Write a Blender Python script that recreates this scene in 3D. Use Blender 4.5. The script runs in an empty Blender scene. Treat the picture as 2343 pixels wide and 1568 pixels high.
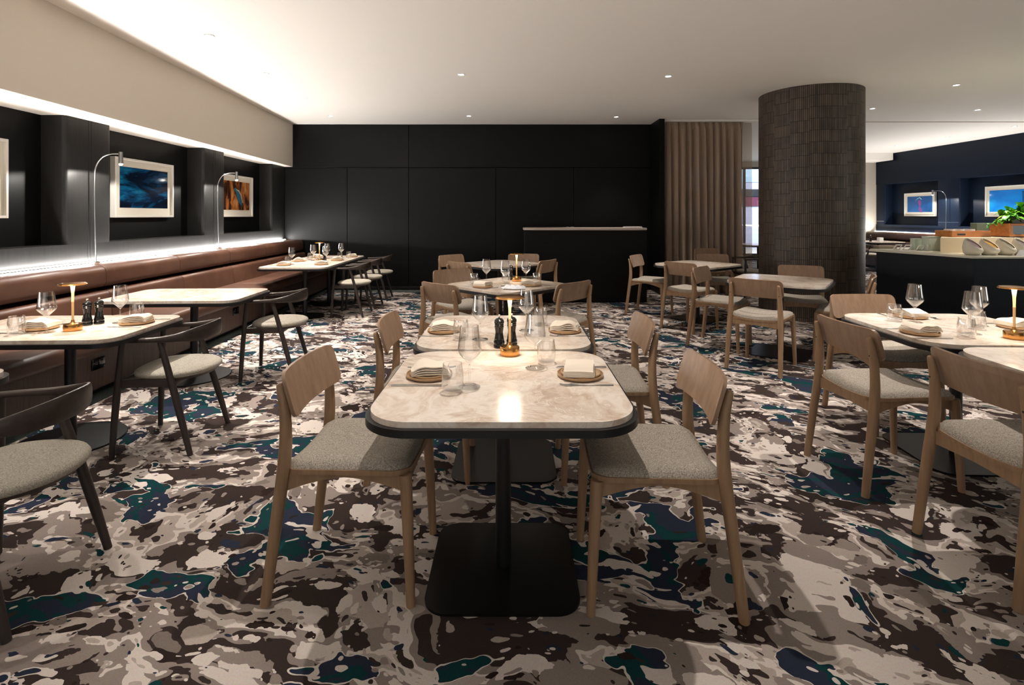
import bpy, bmesh, math, random
from math import pi, sin, cos, radians as R, atan2, sqrt
from mathutils import Vector, Matrix
random.seed(7)
sc = bpy.context.scene
C = sc.collection

# ------------------------------------------------------------------ camera
cam_d = bpy.data.cameras.new('camera'); cam = bpy.data.objects.new('camera', cam_d); C.objects.link(cam)
cam.location = (0, 0, 1.36); cam.rotation_euler = (pi/2, 0, 0)
cam_d.sensor_width = 36; cam_d.lens = 1200/2343*36; cam_d.shift_y = -291/2343
cam_d.clip_start = .05; cam_d.clip_end = 200
sc.camera = cam
# ------------------------------------------------------------------ world, exposure
W = bpy.data.worlds.new('world'); sc.world = W; W.use_nodes = True
W.node_tree.nodes['Background'].inputs[0].default_value = (.45, .62, 1, 1)
W.node_tree.nodes['Background'].inputs[1].default_value = 1.3
vs = sc.view_settings
vs.view_transform = 'Standard'; vs.look = 'None'; vs.gamma = 1; vs.use_curve_mapping = False
vs.exposure = 0.0

def light(name, kind, loc, energy, color=(1, 1, 1), rot=(0, 0, 0), parent=None, **kw):
    d = bpy.data.lights.new(name, kind); d.energy = energy; d.color = color
    for k, v in kw.items(): setattr(d, k, v)
    o = bpy.data.objects.new(name, d); o.location = loc; o.rotation_euler = rot
    C.objects.link(o)
    if parent: o.parent = parent
    return o
WARM = (1, .905, .83)
# added fill behind the camera, tilted up to brighten the ceiling
light('rear_ceiling_fill', 'AREA', (-1.2, -2.2, 1.0), 55, (1, .965, .93), (R(140), 0, 0), shape='RECTANGLE', size=8, size_y=2.4)
# second added fill, out of view at right, also aimed up at the ceiling
light('right_ceiling_fill', 'AREA', (9.0, 2.0, 1.4), 60, (.90, .97, .95), (R(140), 0, R(60)), shape='RECTANGLE', size=4, size_y=1.6)
# led strips hidden behind the bench backs
light('bench_led_left', 'AREA', (-3.93, 4.75, .935), 195, (1, .96, .925), (R(180), R(42), R(2.3)), shape='RECTANGLE', size=.03, size_y=9.4)
light('bench_led_left_wall', 'AREA', (-3.90, 4.75, .935), 60, (1, .97, .94), (R(180), R(-14), R(2.3)), shape='RECTANGLE', size=.03, size_y=9.4)
light('bench_led_right', 'AREA', (10.10, 11.6, .935), 105, (1, .97, .93), (R(180), R(-42), R(1.4)), shape='RECTANGLE', size=.03, size_y=5.8)

# ------------------------------------------------------------------ material helpers
def mat(name, col=(.5, .5, .5), rough=.5, metal=0, **kw):
    m = bpy.data.materials.new(name); m.use_nodes = True
    b = m.node_tree.nodes['Principled BSDF']
    b.inputs['Base Color'].default_value = (*col, 1); b.inputs['Roughness'].default_value = rough
    b.inputs['Metallic'].default_value = metal
    for k, v in kw.items(): b.inputs[k.replace('_', ' ')].default_value = v
    return m
class N:
    """tiny node-building helper"""
    def __init__(s, m): s.t = m.node_tree; s.b = s.t.nodes.get('Principled BSDF')
    def n(s, typ, ins=None, **kw):
        x = s.t.nodes.new(typ)
        for k, v in kw.items(): setattr(x, k, v)
        for k, v in (ins or {}).items():
            if isinstance(v, bpy.types.NodeSocket): s.t.links.new(v, x.inputs[k])
            else: x.inputs[k].default_value = v
        return x
    def l(s, a, b): s.t.links.new(a, b)
    def math(s, op, a, b=0.0, c=0.0):
        x = s.t.nodes.new('ShaderNodeMath'); x.operation = op
        for i, v in enumerate((a, b, c)):
            if isinstance(v, bpy.types.NodeSocket): s.t.links.new(v, x.inputs[i])
            else: x.inputs[i].default_value = v
        return x.outputs[0]
    def ramp(s, fac, stops, interp='LINEAR'):
        x = s.t.nodes.new('ShaderNodeValToRGB'); x.color_ramp.interpolation = interp
        e = x.color_ramp.elements
        e[0].position = stops[0][0]; e[0].color = (*stops[0][1], 1)
        e[1].position = stops[-1][0]; e[1].color = (*stops[-1][1], 1)
        for p, c in stops[1:-1]:
            q = e.new(p); q.color = (*c, 1)
        s.l(fac, x.inputs[0]); return x.outputs[0]
    def mix(s, f, a, b):
        x = s.t.nodes.new('ShaderNodeMix'); x.data_type = 'RGBA'
        for i, v in ((0, f), (6, a), (7, b)):
            if isinstance(v, bpy.types.NodeSocket): s.l(v, x.inputs[i])
            elif i == 0: x.inputs[0].default_value = v
            else: x.inputs[i].default_value = (*v, 1)
        return x.outputs[2]
    def noise(s, vec, scale, detail=2, rough=.5, dist=0):
        return s.n('ShaderNodeTexNoise', {'Vector': vec, 'Scale': scale, 'Detail': detail, 'Roughness': rough, 'Distortion': dist})
    def bump(s, h, strength=.3, dist=.01):
        x = s.n('ShaderNodeBump', {'Strength': strength, 'Distance': dist, 'Height': h})
        s.l(x.outputs[0], s.b.inputs['Normal'])
    def coord(s, scale=(1, 1, 1), which='Object', rot=(0, 0, 0)):
        c = s.n('ShaderNodeTexCoord')
        mp = s.n('ShaderNodeMapping', {'Vector': c.outputs[which], 'Scale': scale, 'Rotation': rot})
        return mp.outputs[0]
def srgb(r, g, b):
    f = lambda v: (v/255/12.92) if v/255 <= .04045 else ((v/255+.055)/1.055)**2.4
    return (f(r), f(g), f(b))

def wood(name, c1, c2, rough=.45, scale=(1, 1, 1), grain=22):
    m = mat(name, c1, rough); n = N(m)
    co = n.coord(scale)
    w = n.noise(co, grain, 4, .6, .4)
    n.l(n.mix(n.math('MULTIPLY', n.math('SUBTRACT', w.outputs[0], .3), 2.0), c1, c2), n.b.inputs['Base Color'])
    n.bump(w.outputs[0], .08, .003); return m
M = {}
M['oak_leg'] = wood('light_oak_legs', srgb(166, 135, 104), srgb(134, 105, 80), .42, (1, 1, .08), 40)
M['oak_back'] = wood('light_oak_veneer', srgb(156, 128, 104), srgb(126, 100, 80), .4, (1, 1, .1), 30)
M['dark_wood'] = wood('dark_stained_wood', srgb(66, 54, 48), srgb(42, 34, 31), .4, (.3, 1, 1), 30)
M['dark_leg'] = wood('dark_stained_legs', srgb(58, 48, 43), srgb(36, 29, 27), .45, (1, 1, .1), 40)
M['black_metal'] = mat('black_powder_coat', (.008, .008, .009), .38)
M['grey_metal'] = mat('black_base_metal', (.0045, .0045, .0048), .34, Specular_IOR_Level=.3)
M['brass'] = mat('brass', srgb(206, 150, 88), .24, 1)
M['satin'] = mat('satin_brass', srgb(222, 184, 130), .45, .35)
M['steel'] = mat('steel', (.55, .54, .53), .28, 1)
M['chrome'] = mat('chrome_knob', (.8, .8, .8), .12, 1)
M['black_gloss'] = mat('black_lacquer', (.006, .006, .006), .12)
M['cloth'] = mat('napkin_linen', srgb(228, 216, 200), .9)
n = N(M['cloth']); n.bump(n.noise(n.coord(), 700, 2).outputs[0], .15, .001)
M['cloth_fold'] = mat('napkin_grey_brown', srgb(150, 134, 118), .9)
M['plate'] = mat('tan_stoneware', srgb(176, 142, 106), .35)
M['plate2'] = mat('pale_stoneware', srgb(198, 168, 132), .35)
M['white'] = mat('white_ceramic', (.75, .74, .70), .3)
M['paper'] = mat('white_paper', (.8, .8, .8), .7)

# fabric of the seats
def fabric(name, a, b):
    m = mat(name, a, .95); n = N(m); co = n.coord()
    f1 = n.noise(co, 260, 3, .7)
    n.l(n.ramp(f1.outputs[0], [(.36, b), (.62, a)]), n.b.inputs['Base Color'])
    n.bump(f1.outputs[0], .5, .004); return m
M['fabric'] = fabric('woven_seat_fabric', srgb(190, 181, 168), srgb(116, 108, 97))
M['fabric2'] = fabric('pale_boucle', srgb(192, 186, 172), srgb(134, 128, 116))

# marble
m = M['marble'] = mat('beige_marble', srgb(214, 200, 184), .2, Coat_Weight=.2, Coat_Roughness=.14); n = N(m)
co = n.coord(which='Object')
geo = n.n('ShaderNodeNewGeometry')
w = n.noise(geo.outputs['Position'], 2.4, 4, .6, .5)
v1 = n.n('ShaderNodeVectorMath', {0: geo.outputs['Position'], 1: w.outputs['Color']}, operation='ADD')
cl = n.noise(v1.outputs[0], 5.5, 7, .66, .3)
base = n.ramp(cl.outputs[0], [(.28, srgb(184, 160, 138)), (.42, srgb(212, 194, 176)), (.56, srgb(232, 221, 208)), (.72, srgb(240, 233, 224))])
vein = n.noise(v1.outputs[0], 3.2, 5, .55, 1.0)
vm = n.math('LESS_THAN', n.math('ABSOLUTE', n.math('SUBTRACT', vein.outputs[0], .5)), .006)
n.l(n.mix(n.math('MULTIPLY', vm, .55), base, srgb(240, 234, 224)), n.b.inputs['Base Color'])

# glass: thin-walled, mostly transparent, reflections by fresnel
m = M['glass'] = bpy.data.materials.new('clear_glass'); m.use_nodes = True; n = N(m); t = m.node_tree
t.nodes.remove(n.b)
lw0 = n.n('ShaderNodeLayerWeight', {'Blend': .5})
tr = n.n('ShaderNodeBsdfTransparent', {'Color': n.ramp(lw0.outputs['Facing'], [(0, (.995, .995, .995)), (.75, (.975, .975, .975)), (1, (.35, .35, .36))])})  # tint darkens grazing edges, painting in the outline refraction would give
gl = n.n('ShaderNodeBsdfGlossy', {'Color': (1, 1, 1, 1), 'Roughness': .03})
lw = n.n('ShaderNodeLayerWeight', {'Blend': .34})
fac = n.math('MINIMUM', n.math('ADD', n.math('MULTIPLY', n.math('POWER', lw.outputs['Facing'], 1.6), .9), .08), 1)
mx = n.n('ShaderNodeMixShader', {0: fac, 1: tr.outputs[0], 2: gl.outputs[0]})
n.l(mx.outputs[0], t.nodes['Material Output'].inputs[0])

def emis(name, col, s):
    m = mat(name, (0, 0, 0), .5); b = m.node_tree.nodes['Principled BSDF']
    b.inputs['Emission Color'].default_value = (*col, 1); b.inputs['Emission Strength'].default_value = s; return m
M['lamp_on'] = emis('lit_downlight', (1, .95, .88), 40)
M['led_on'] = emis('lit_led_strip', (1, .96, .9), 14)
M['bulb_on'] = emis('lit_bulb', (1, .95, .86), 60)
M['warm_on'] = emis('lit_warm_diffuser', (1, .86, .72), 6)

# ------------------------------------------------------------------ mesh helpers
def link(name, bm, m, parent=None, smooth=True, ang=40):
    me = bpy.data.meshes.new(name); 
    bmesh.ops.recalc_face_normals(bm, faces=bm.faces)
    bm.to_mesh(me); bm.free()
    me.materials.append(m) if m else None
    if smooth:
        me.polygons.foreach_set('use_smooth', [True]*len(me.polygons))
        try: me.set_sharp_from_angle(angle=R(ang))
        except Exception: pass
    o = bpy.data.objects.new(name, me); C.objects.link(o)
    if parent: o.parent = parent
    return o
def tag(o, label=None, cat=None, group=None, kind=None):
    if label: o['label'] = label
    if cat: o['category'] = cat
    if group: o['group'] = group
    if kind: o['kind'] = kind
    return o
def thing(name, label, cat, loc=(0, 0, 0), rz=0, group=None):
    o = bpy.data.objects.new(name, None); C.objects.link(o); o.empty_display_size = .05
    o.location = loc; o.rotation_euler = (0, 0, rz)
    return tag(o, label, cat, group)
def kids(o): return KIDS.get(o.name, [])
KIDS = {}
def dup(root, loc, rz, label, group=None, scale=None):
    """copy of a thing with its parts and sub-parts"""
    r = root.copy(); C.objects.link(r); r.location = loc; r.rotation_euler = (0, 0, rz)
    r['label'] = label
    if group: r['group'] = group
    if scale: r.scale = scale
    for ch in list(root.children):
        c = ch.copy(); C.objects.link(c); c.parent = r
        for g in ch.children:
            d = g.copy(); C.objects.link(d); d.parent = c
    return r
class Spawner:
    """first use moves the prototype itself, later uses copy it"""
    def __init__(s, proto): s.p = proto; s.used = False
    def __call__(s, loc, rz, label, group=None):
        if not s.used:
            s.used = True; s.p.location = loc; s.p.rotation_euler = (0, 0, rz); s.p['label'] = label
            if group: s.p['group'] = group
            return s.p
        return dup(s.p, loc, rz, label, group)
def nb(): return bmesh.new()
def box(bm, x0, x1, y0, y1, z0, z1, bev=0, seg=2):
    r = bmesh.ops.create_cube(bm, size=1)
    for v in r['verts']:
        v.co = Vector((x0+(v.co.x+.5)*(x1-x0), y0+(v.co.y+.5)*(y1-y0), z0+(v.co.z+.5)*(z1-z0)))
    if bev:
        es = set(e for v in r['verts'] for e in v.link_edges)
        bmesh.ops.bevel(bm, geom=list(es), offset=bev, segments=seg, affect='EDGES', profile=.5)
    return bm
def poly_prism(bm, pts, z0, z1, bev=0, seg=2):
    vb = [bm.verts.new((x, y, z0)) for x, y in pts]; vt = [bm.verts.new((x, y, z1)) for x, y in pts]
    k = len(pts); top = bm.faces.new(vt); bot = bm.faces.new(vb[::-1])
    for i in range(k): bm.faces.new((vb[i], vb[(i+1) % k], vt[(i+1) % k], vt[i]))
    if bev:
        es = list(top.edges)+list(bot.edges)
        bmesh.ops.bevel(bm, geom=es, offset=bev, segments=seg, affect='EDGES', profile=.5)
    return bm
def rrect(w, d, r, seg=8, cx=0, cy=0):
    pts = []
    for (sx, sy, a0) in ((1, 1, 0), (-1, 1, pi/2), (-1, -1, pi), (1, -1, 3*pi/2)):
        for i in range(seg+1):
            a = a0+pi/2*i/seg
            pts.append((cx+sx*(w/2-r)+r*cos(a), cy+sy*(d/2-r)+r*sin(a)))
    return pts
def lathe(bm, prof, seg=32, cx=0, cy=0, cz=0, close=True):
    rings = []
    for r, z in prof:
        if r < 1e-5: rings.append([bm.verts.new((cx, cy, cz+z))])
        else: rings.append([bm.verts.new((cx+r*cos(2*pi*i/seg), cy+r*sin(2*pi*i/seg), cz+z)) for i in range(seg)])
    for a, b in zip(rings, rings[1:]):
        for i in range(seg):
            j = (i+1) % seg
            if len(a) == 1 and len(b) == 1: continue
            if len(a) == 1: bm.faces.new((a[0], b[i], b[j]))
            elif len(b) == 1: bm.faces.new((a[i], a[j], b[0]))
            else: bm.faces.new((a[i], a[j], b[j], b[i]))
    return bm
def smooth_path(pts, n=6):
    """catmull-rom through (x,y,z,extra...) tuples"""
    out = []; P = [tuple(pts[0])]+[tuple(p) for p in pts]+[tuple(pts[-1])]
    for i in range(1, len(P)-2):
        for k in range(n):
            t = k/n; out.append(tuple(.5*((2*b)+(c-a)*t+(2*a-5*b+4*c-d)*t*t+(3*b-a-3*c+d)*t**3) for a, b, c, d in zip(P[i-1], P[i], P[i+1], P[i+2])))
    out.append(tuple(pts[-1])); return out
def tube(bm, pts, seg=14, cap=True, sx=1.0):
    """pts: (x,y,z,r)"""
    rings = []; up = Vector((0, 0, 1))
    prev = None
    for i, p in enumerate(pts):
        a = Vector(pts[max(i-1, 0)][:3]); b = Vector(pts[min(i+1, len(pts)-1)][:3]); t = (b-a).normalized()
        ref = Vector((1, 0, 0)) if abs(t.z) > .8 else up
        if prev is not None: u = (prev-t*prev.dot(t)).normalized()
        else: u = t.cross(ref).normalized()
        prev = u
        v = t.cross(u)
        rings.append([bm.verts.new(Vector(p[:3])+u*(p[3]*cos(2*pi*k/seg))+v*(p[3]*sin(2*pi*k/seg))) for k in range(seg)])
    for a, b in zip(rings, rings[1:]):
        for k in range(seg): bm.faces.new((a[k], a[(k+1) % seg], b[(k+1) % seg], b[k]))
    if cap: bm.faces.new(rings[0][::-1]); bm.faces.new(rings[-1])
    return bm
def sweep_oval(bm, pts, seg=12, power=3.0):
    """pts: (x,y,z,half_thickness,half_height); section upright superellipse"""
    rings = []
    for i, p in enumerate(pts):
        a = Vector(pts[max(i-1, 0)][:3]); b = Vector(pts[min(i+1, len(pts)-1)][:3]); t = (b-a); t.z = 0; t.normalize()
        u = Vector((-t.y, t.x, 0)); v = Vector((0, 0, 1)); ring = []
        for k in range(seg):
            th = 2*pi*k/seg; cc, ss = cos(th), sin(th)
            q = (abs(cc)**power+abs(ss)**power)**(-1/power)
            ring.append(bm.verts.new(Vector(p[:3])+u*(p[3]*cc*q)+v*(p[4]*ss*q)))
        rings.append(ring)
    for a, b in zip(rings, rings[1:]):
        for k in range(seg): bm.faces.new((a[k], a[(k+1) % seg], b[(k+1) % seg], b[k]))
    bm.faces.new(rings[0][::-1]); bm.faces.new(rings[-1]); return bm
def shell_grid(bm, f, nu, nv, th):
    """closed slab: f(u,v)->Vector mid surface, th thickness function(u,v)->Vector offset for the back side"""
    A = [[bm.verts.new(f(i/nu, j/nv)) for j in range(nv+1)] for i in range(nu+1)]
    B = [[bm.verts.new(f(i/nu, j/nv)+th(i/nu, j/nv)) for j in range(nv+1)] for i in range(nu+1)]
    for i in range(nu):
        for j in range(nv):
            bm.faces.new((A[i][j], A[i+1][j], A[i+1][j+1], A[i][j+1])); bm.faces.new((B[i][j], B[i][j+1], B[i+1][j+1], B[i+1][j]))
    for i in range(nu):
        bm.faces.new((A[i][0], B[i][0], B[i+1][0], A[i+1][0])); bm.faces.new((A[i][nv], A[i+1][nv], B[i+1][nv], B[i][nv]))
    for j in range(nv):
        bm.faces.new((A[0][j], A[0][j+1], B[0][j+1], B[0][j])); bm.faces.new((A[nu][j], B[nu][j], B[nu][j+1], A[nu][j+1]))
    return bm
def struct(name, bm, m, smooth=False, label=None):
    o = link(name, bm, m, smooth=smooth); o['kind'] = 'structure'; return o

# ------------------------------------------------------------------ room shell
CEIL = 3.02
def XW(Y): return -3.935-.0405*(Y-4.6)           # line of the left wall face
def XR(Y): return 10.148+.0246*(14.558-Y)         # line of the right wall face
TH = math.atan(.0405)

# carpet
m = M['carpet'] = mat('patterned_carpet', (.2, .2, .2), 1.0, Specular_IOR_Level=.1); n = N(m)
co = n.coord((1, 1, 1), rot=(0, 0, .35))
w1 = n.noise(co, 1.5, 2, .5)
w2 = n.noise(co, 7, 2, .5)
o1 = n.n('ShaderNodeVectorMath', {0: w1.outputs['Color'], 1: (.5, .5, .5)}, operation='SUBTRACT')
o1 = n.n('ShaderNodeVectorMath', {0: o1.outputs[0], 'Scale': .6}, operation='SCALE')
o2 = n.n('ShaderNodeVectorMath', {0: w2.outputs['Color'], 1: (.5, .5, .5)}, operation='SUBTRACT')
o2 = n.n('ShaderNodeVectorMath', {0: o2.outputs[0], 'Scale': .12}, operation='SCALE')
q = n.n('ShaderNodeVectorMath', {0: co, 1: o1.outputs[0]}, operation='ADD')
q = n.n('ShaderNodeVectorMath', {0: q.outputs[0], 1: o2.outputs[0]}, operation='ADD').outputs[0]
stretch = n.n('ShaderNodeMapping', {'Vector': q, 'Scale': (.72, 1.15, 1)}).outputs[0]
BR, TP, LT, PK, GR = srgb(56, 46, 43), srgb(138, 127, 120), srgb(208, 198, 190), srgb(172, 160, 151), srgb(118, 108, 101)
TE, NV, BR2 = srgb(16, 56, 58), srgb(40, 46, 62), srgb(44, 34, 31)
wob = n.noise(co, 34, 2)
wobv = n.math('MULTIPLY', n.math('SUBTRACT', wob.outputs[0], .5), .30)
a = n.noise(stretch, 4.0, 3, .55)
col = n.ramp(a.outputs[0], [(0, BR), (.47, TP), (.535, LT), (.575, PK), (.63, BR), (.70, BR2)], 'CONSTANT')
def blobs(col, vec, scale, keep, r0, r1, cols, off):
    mp = n.n('ShaderNodeMapping', {'Vector': vec, 'Location': off}).outputs[0]
    v = n.n('ShaderNodeTexVoronoi', {'Vector': mp, 'Scale': scale, 'Randomness': 1.0}, feature='F1')
    sp_ = n.n('ShaderNodeSeparateColor', {0: v.outputs['Color']})
    d = n.math('ADD', v.outputs['Distance'], wobv)
    rad = n.math('ADD', n.math('MULTIPLY', sp_.outputs[0], r1-r0), r0)
    mk = n.math('MULTIPLY', n.math('LESS_THAN', d, rad), n.math('GREATER_THAN', sp_.outputs[1], 1-keep))
    k = len(cols)
    return n.mix(mk, col, n.ramp(sp_.outputs[2], [(i/k, c) for i, c in enumerate(cols)], 'CONSTANT'))
col = blobs(col, stretch, 5.4, .75, .28, .62, [LT, BR, TP, PK, GR, LT, BR, TP], (3, 1, 0))
col = blobs(col, stretch, 10.5, .66, .22, .52, [LT, TP, BR, PK, LT, BR2, TP, GR, LT], (1.7, 6, 0))
# teal / navy pools with pale rims
b = n.noise(n.n('ShaderNodeMapping', {'Vector': q, 'Location': (7.3, 2.1, 0), 'Scale': (.8, 1.1, 1)}).outputs[0], 2.6, 3.4, .55)
tn = n.noise(stretch, 6, 2)
tcol = n.ramp(tn.outputs[0], [(0, NV), (.50, TE), (.60, NV), (.68, TE)], 'CONSTANT')
bm1 = n.math('GREATER_THAN', b.outputs[0], .57)
rim = n.math('GREATER_THAN', b.outputs[0], .562)
streak = n.math('GREATER_THAN', n.noise(n.n('ShaderNodeMapping', {'Vector': q, 'Scale': (.35, 1.6, 1)}).outputs[0], 6.5, 1.5).outputs[0], .64)
col = n.mix(rim, col, LT); col = n.mix(bm1, col, tcol); col = n.mix(n.math('MULTIPLY', bm1, streak), col, LT)
# small drops
col = blobs(col, stretch, 19, .42, .15, .42, [BR2, LT, NV, PK, TE, LT, BR, TP, LT], (9.1, 4, 0))
col = blobs(col, stretch, 32, .30, .15, .40, [BR2, LT, NV, LT, TP, BR], (2.1, 14, 0))
fz = n.noise(co, 220, 2, .7)
col = n.mix(.35, col, n.n('ShaderNodeMixRGB', {'Fac': 1.0, 'Color1': col, 'Color2': fz.outputs['Color']}, blend_type='OVERLAY').outputs[0])
n.l(col, n.b.inputs['Base Color']); n.bump(fz.outputs[0], .5, .004)

floor = struct('floor', box(nb(), -4.4, 10.6, -4.2, 16.4, -.1, 0), M['carpet'])
m = M['border'] = mat('grey_green_border', srgb(88, 100, 98), .95); n = N(m)
f = n.noise(n.coord(), 160, 2, .7); n.l(n.ramp(f.outputs[0], [(.35, srgb(66, 78, 78)), (.65, srgb(98, 108, 106))]), n.b.inputs['Base Color'])
bm = nb(); poly_prism(bm, [(-3.3, 9.5), (-2.80, -.5), (-3.16, -.5), (-3.52, 9.5)][::-1], 0.0, .003)
box(bm, -3.2, 2.35, 9.3, 9.52, 0, .003); struct('trim_1', bm, M['border'])

m = M['ceil'] = mat('ceiling_paint', srgb(242, 238, 231), .8)
struct('ceiling', box(nb(), -4.4, 10.6, -4.2, 16.4, CEIL, CEIL+.15), M['ceil'])
m = M['soffit'] = mat('soffit_paint', srgb(226, 216, 202), .8)
# soffit above the bench
def XS(Y): return -3.597-.0726*(Y-4.045)
bm = nb(); poly_prism(bm, [(XS(-4.1), -4.1), (XS(9.68), 9.68), (-4.9, 9.68), (-4.9, -4.1)][::-1], 2.245, CEIL+.05); struct('ceiling_soffit', bm, M['soffit'])
# black timber panelling
def panel(name, c=(.012, .012, .013), v=.6, rough=.42):
    m = mat(name, c, rough, Specular_IOR_Level=.18); n = N(m)
    g = n.noise(n.coord((9, 9, .35)), 9, 4, .6)
    n.l(n.mix(g.outputs[0], tuple(x*v for x in c), tuple(x*1.5 for x in c)), n.b.inputs['Base Color'])
    n.bump(g.outputs[0], .06, .003); return m
M['panel'] = panel('black_timber_panel', (.0032, .0032, .0034))
M['panel_l'] = panel('charcoal_timber_panel', (.017, .0165, .016))
M['panel_r'] = panel('navy_timber_panel', (.0062, .012, .026))
M['groove'] = mat('panel_joint_shadow_gap', (.002, .002, .002), .8)
# back wall (front face slightly turned) built as real panels with open joints
bm = nb(); box(bm, -4.6, 2.53, 9.62, 9.8, 0, CEIL); struct('wall_back', bm, M['groove'])
def wallpan(x0, x1, z0, z1):
    return box(nb(), x0, x1, 9.56, 9.618, z0, z1, .003, 1)
ji = 0
for x0, x1, z0, z1 in [(-4.4, -1.889, 2.233, CEIL-.002), (-1.881, 2.528, 2.233, CEIL-.002), (-4.4, -3.008, .07, 2.226), (-3.0, -1.889, .07, 2.226), (-1.881, -.30, .07, 2.226), (-.292, 1.12, .07, 2.226), (1.128, 2.528, .07, 2.226)]:
    o = link('wall_panel', wallpan(x0, x1, z0, z1), M['panel'], smooth=False); o['kind'] = 'structure'; o.name = 'wall_back_panel'
struct('baseboard_back', box(nb(), -4.2, 2.53, 9.545, 9.62, 0, .066, .004), M['black_gloss'])
# return wall beside the curtain and end walls beyond
struct('wall_return', box(nb(), 2.53, 2.62, 9.0, 16.3, 0, CEIL), M['panel'])
M['beige'] = mat('beige_wall_paint', srgb(176, 168, 154), .8)
struct('wall_end', box(nb(), 8.9, 10.4, 14.62, 14.75, 0, CEIL), M['beige'])
struct('ceiling_bulkhead', box(nb(), 8.7, 10.10, 13.9, 14.62, 2.83, CEIL+.02), M['ceil'])
struct('trim_ceiling_line', box(nb(), 4.5, 10.3, 9.28, 9.31, CEIL-.012, CEIL+.01), M['soffit'])
struct('wall_rear', box(nb(), -4.6, 10.8, -4.35, -4.2, 0, CEIL), M['beige'])

# left wall: pilasters, niches, plinth wall, all to the line XW(Y)
NT, NB_, ND = 2.25, 1.10, .215
def wl(bm, y0, y1, d0, d1, z0, z1, bev=0, side=1):
    """prism along the left (or right) wall: depth d0..d1 behind the face"""
    g = XW if side == 1 else XR; s = -1 if side == 1 else 1
    pts = [(g(y0)+s*d0, y0), (g(y1)+s*d0, y1), (g(y1)+s*d1, y1), (g(y0)+s*d1, y0)]
    if side == 1: pts = pts[::-1]
    vb = [bm.verts.new((x, y, z0)) for x, y in pts]; vt = [bm.verts.new((x, y, z1)) for x, y in pts]
    bm.faces.new(vt); bm.faces.new(vb[::-1])
    es = []
    for i in range(4):
        bm.faces.new((vb[i], vb[(i+1) % 4], vt[(i+1) % 4], vt[i]))
    if bev:
        for i in range(4):
            x, y = pts[i]
            if abs(abs(x-g(y))-d0) < 1e-6: es.append(bm.edges.get((vb[i], vt[i])))
        bmesh.ops.bevel(bm, geom=es, offset=bev, segments=4, affect='EDGES', profile=.5)
    return bm
struct('wall_left', wl(nb(), -4.2, 9.62, ND, ND+.2, 0, NT+.05), M['panel'])
struct('wall_left_plinth', wl(nb(), -4.2, 9.56, 0, ND, 0, NB_), M['panel_l'])
for y0, y1 in ((-4.2, -2.4), (-1.6, .1), (.66, 2.33), (2.86, 2.95), (4.62, 5.18), (6.85, 7.39), (8.98, 9.56)):
    if y0 < 2: continue
    struct('wall_left_pilaster', wl(nb(), y0, y1, 0, ND, NB_, NT+.01, .035), M['panel_l'], smooth=True)
struct('wall_left_pilaster', wl(nb(), 2.39, 2.95, 0, ND, NB_, NT+.01, .035), M['panel_l'], smooth=True)
for yg in (4.906, 7.12):
    for dy in (-.022, .012):
        struct('trim_groove', wl(nb(), yg+dy, yg+dy+.010, -.0012, .003, .95, NT-.001), M['groove'])
struct('wall_left_led_strip', wl(nb(), -.3, 9.5, -.035, -.012, .922, .930), M['led_on'])

# right wall (navy) with niches closed above
struct('wall_right', wl(nb(), -4.2, 14.7, ND, ND+.2, 0, CEIL, side=2), M['panel_r'])
struct('wall_right_plinth', wl(nb(), -4.2, 14.62, 0, ND, 0, NB_+.01, side=2), M['panel_r'])
struct('wall_right_header', wl(nb(), -4.2, 14.62, 0, ND, 2.21, CEIL, side=2), M['panel_r'])
for y0, y1 in ((8.0, 10.2), (11.97, 12.57), (14.3, 14.62)):
    struct('wall_right_pilaster', wl(nb(), y0, y1, 0, ND, NB_+.01, 2.21, .03, side=2), M['panel_r'], smooth=True)
struct('wall_right_panel', wl(nb(), -4.2, 8.0, 0, ND, NB_+.01, 2.21, side=2), M['panel_r'])
for y0, y1 in ((11.97, 12.57), (14.3, 14.62)):
    struct('trim_joint', wl(nb(), y0+.02, y1-.02, -.0015, .003, 1.195, 1.203, side=2), M['steel'])
struct('wall_right_led_strip', wl(nb(), 8.5, 14.6, -.035, -.012, .922, .930, side=2), M['led_on'])

# ------------------------------------------------------------------ far window with street outside
for i, (x0, x1, z0, z1) in enumerate([(2.6, 10.8, 2.85, CEIL), (2.6, 10.8, 0, .12), (8.6, 10.8, .12, 2.85), (2.6, 5.4, .12, 2.85)]):
    struct('wall_far', box(nb(), x0, x1, 16.2, 16.32, z0, z1), M['beige'])
bm = nb()
for x in (3.2, 4.3, 5.4, 6.5, 7.15, 8.55): box(bm, x, x+.06, 16.18, 16.28, .12, 2.85, .004, 1)
for z in (.12, 2.79): box(bm, 3.2, 8.6, 16.181, 16.279, z, z+.06, .004, 1)
wf = struct('window_1', bm, M['black_metal'])
gp = link('window_glass', box(nb(), 3.2, 8.6, 16.22, 16.235, .15, 2.82), M['glass'], wf, smooth=False)
# building across the street
M['lilac'] = mat('pale_render', srgb(196, 200, 226), .8); M['maroon'] = mat('maroon_fascia', srgb(104, 44, 66), .7)
M['pale_glass'] = mat('pale_shop_glass', srgb(180, 215, 240), .2)
bt = thing('street_building', 'pale lilac building front across the street seen between curtain and column', 'building', (9.5, 22, 0))
link('facade', box(nb(), -5, 5, 0, 1, 0, 6), M['lilac'], bt, smooth=False)
link('fascia', box(nb(), -5, 5, -.1, 0, 1.75, 2.12), M['maroon'], bt, smooth=False)
link('awning_band', box(nb(), -5, 5, -.16, 0, 2.15, 2.45), M['black_metal'], bt, smooth=False)
link('upper_window', box(nb(), -5, 5, -.08, 0, 2.75, 3.5), M['pale_glass'], bt, smooth=False)
light('street_daylight', 'AREA', (8.5, 17.6, 3.6), 700, (.86, .92, 1), (R(68), 0, 0), shape='RECTANGLE', size=6, size_y=2)
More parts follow.
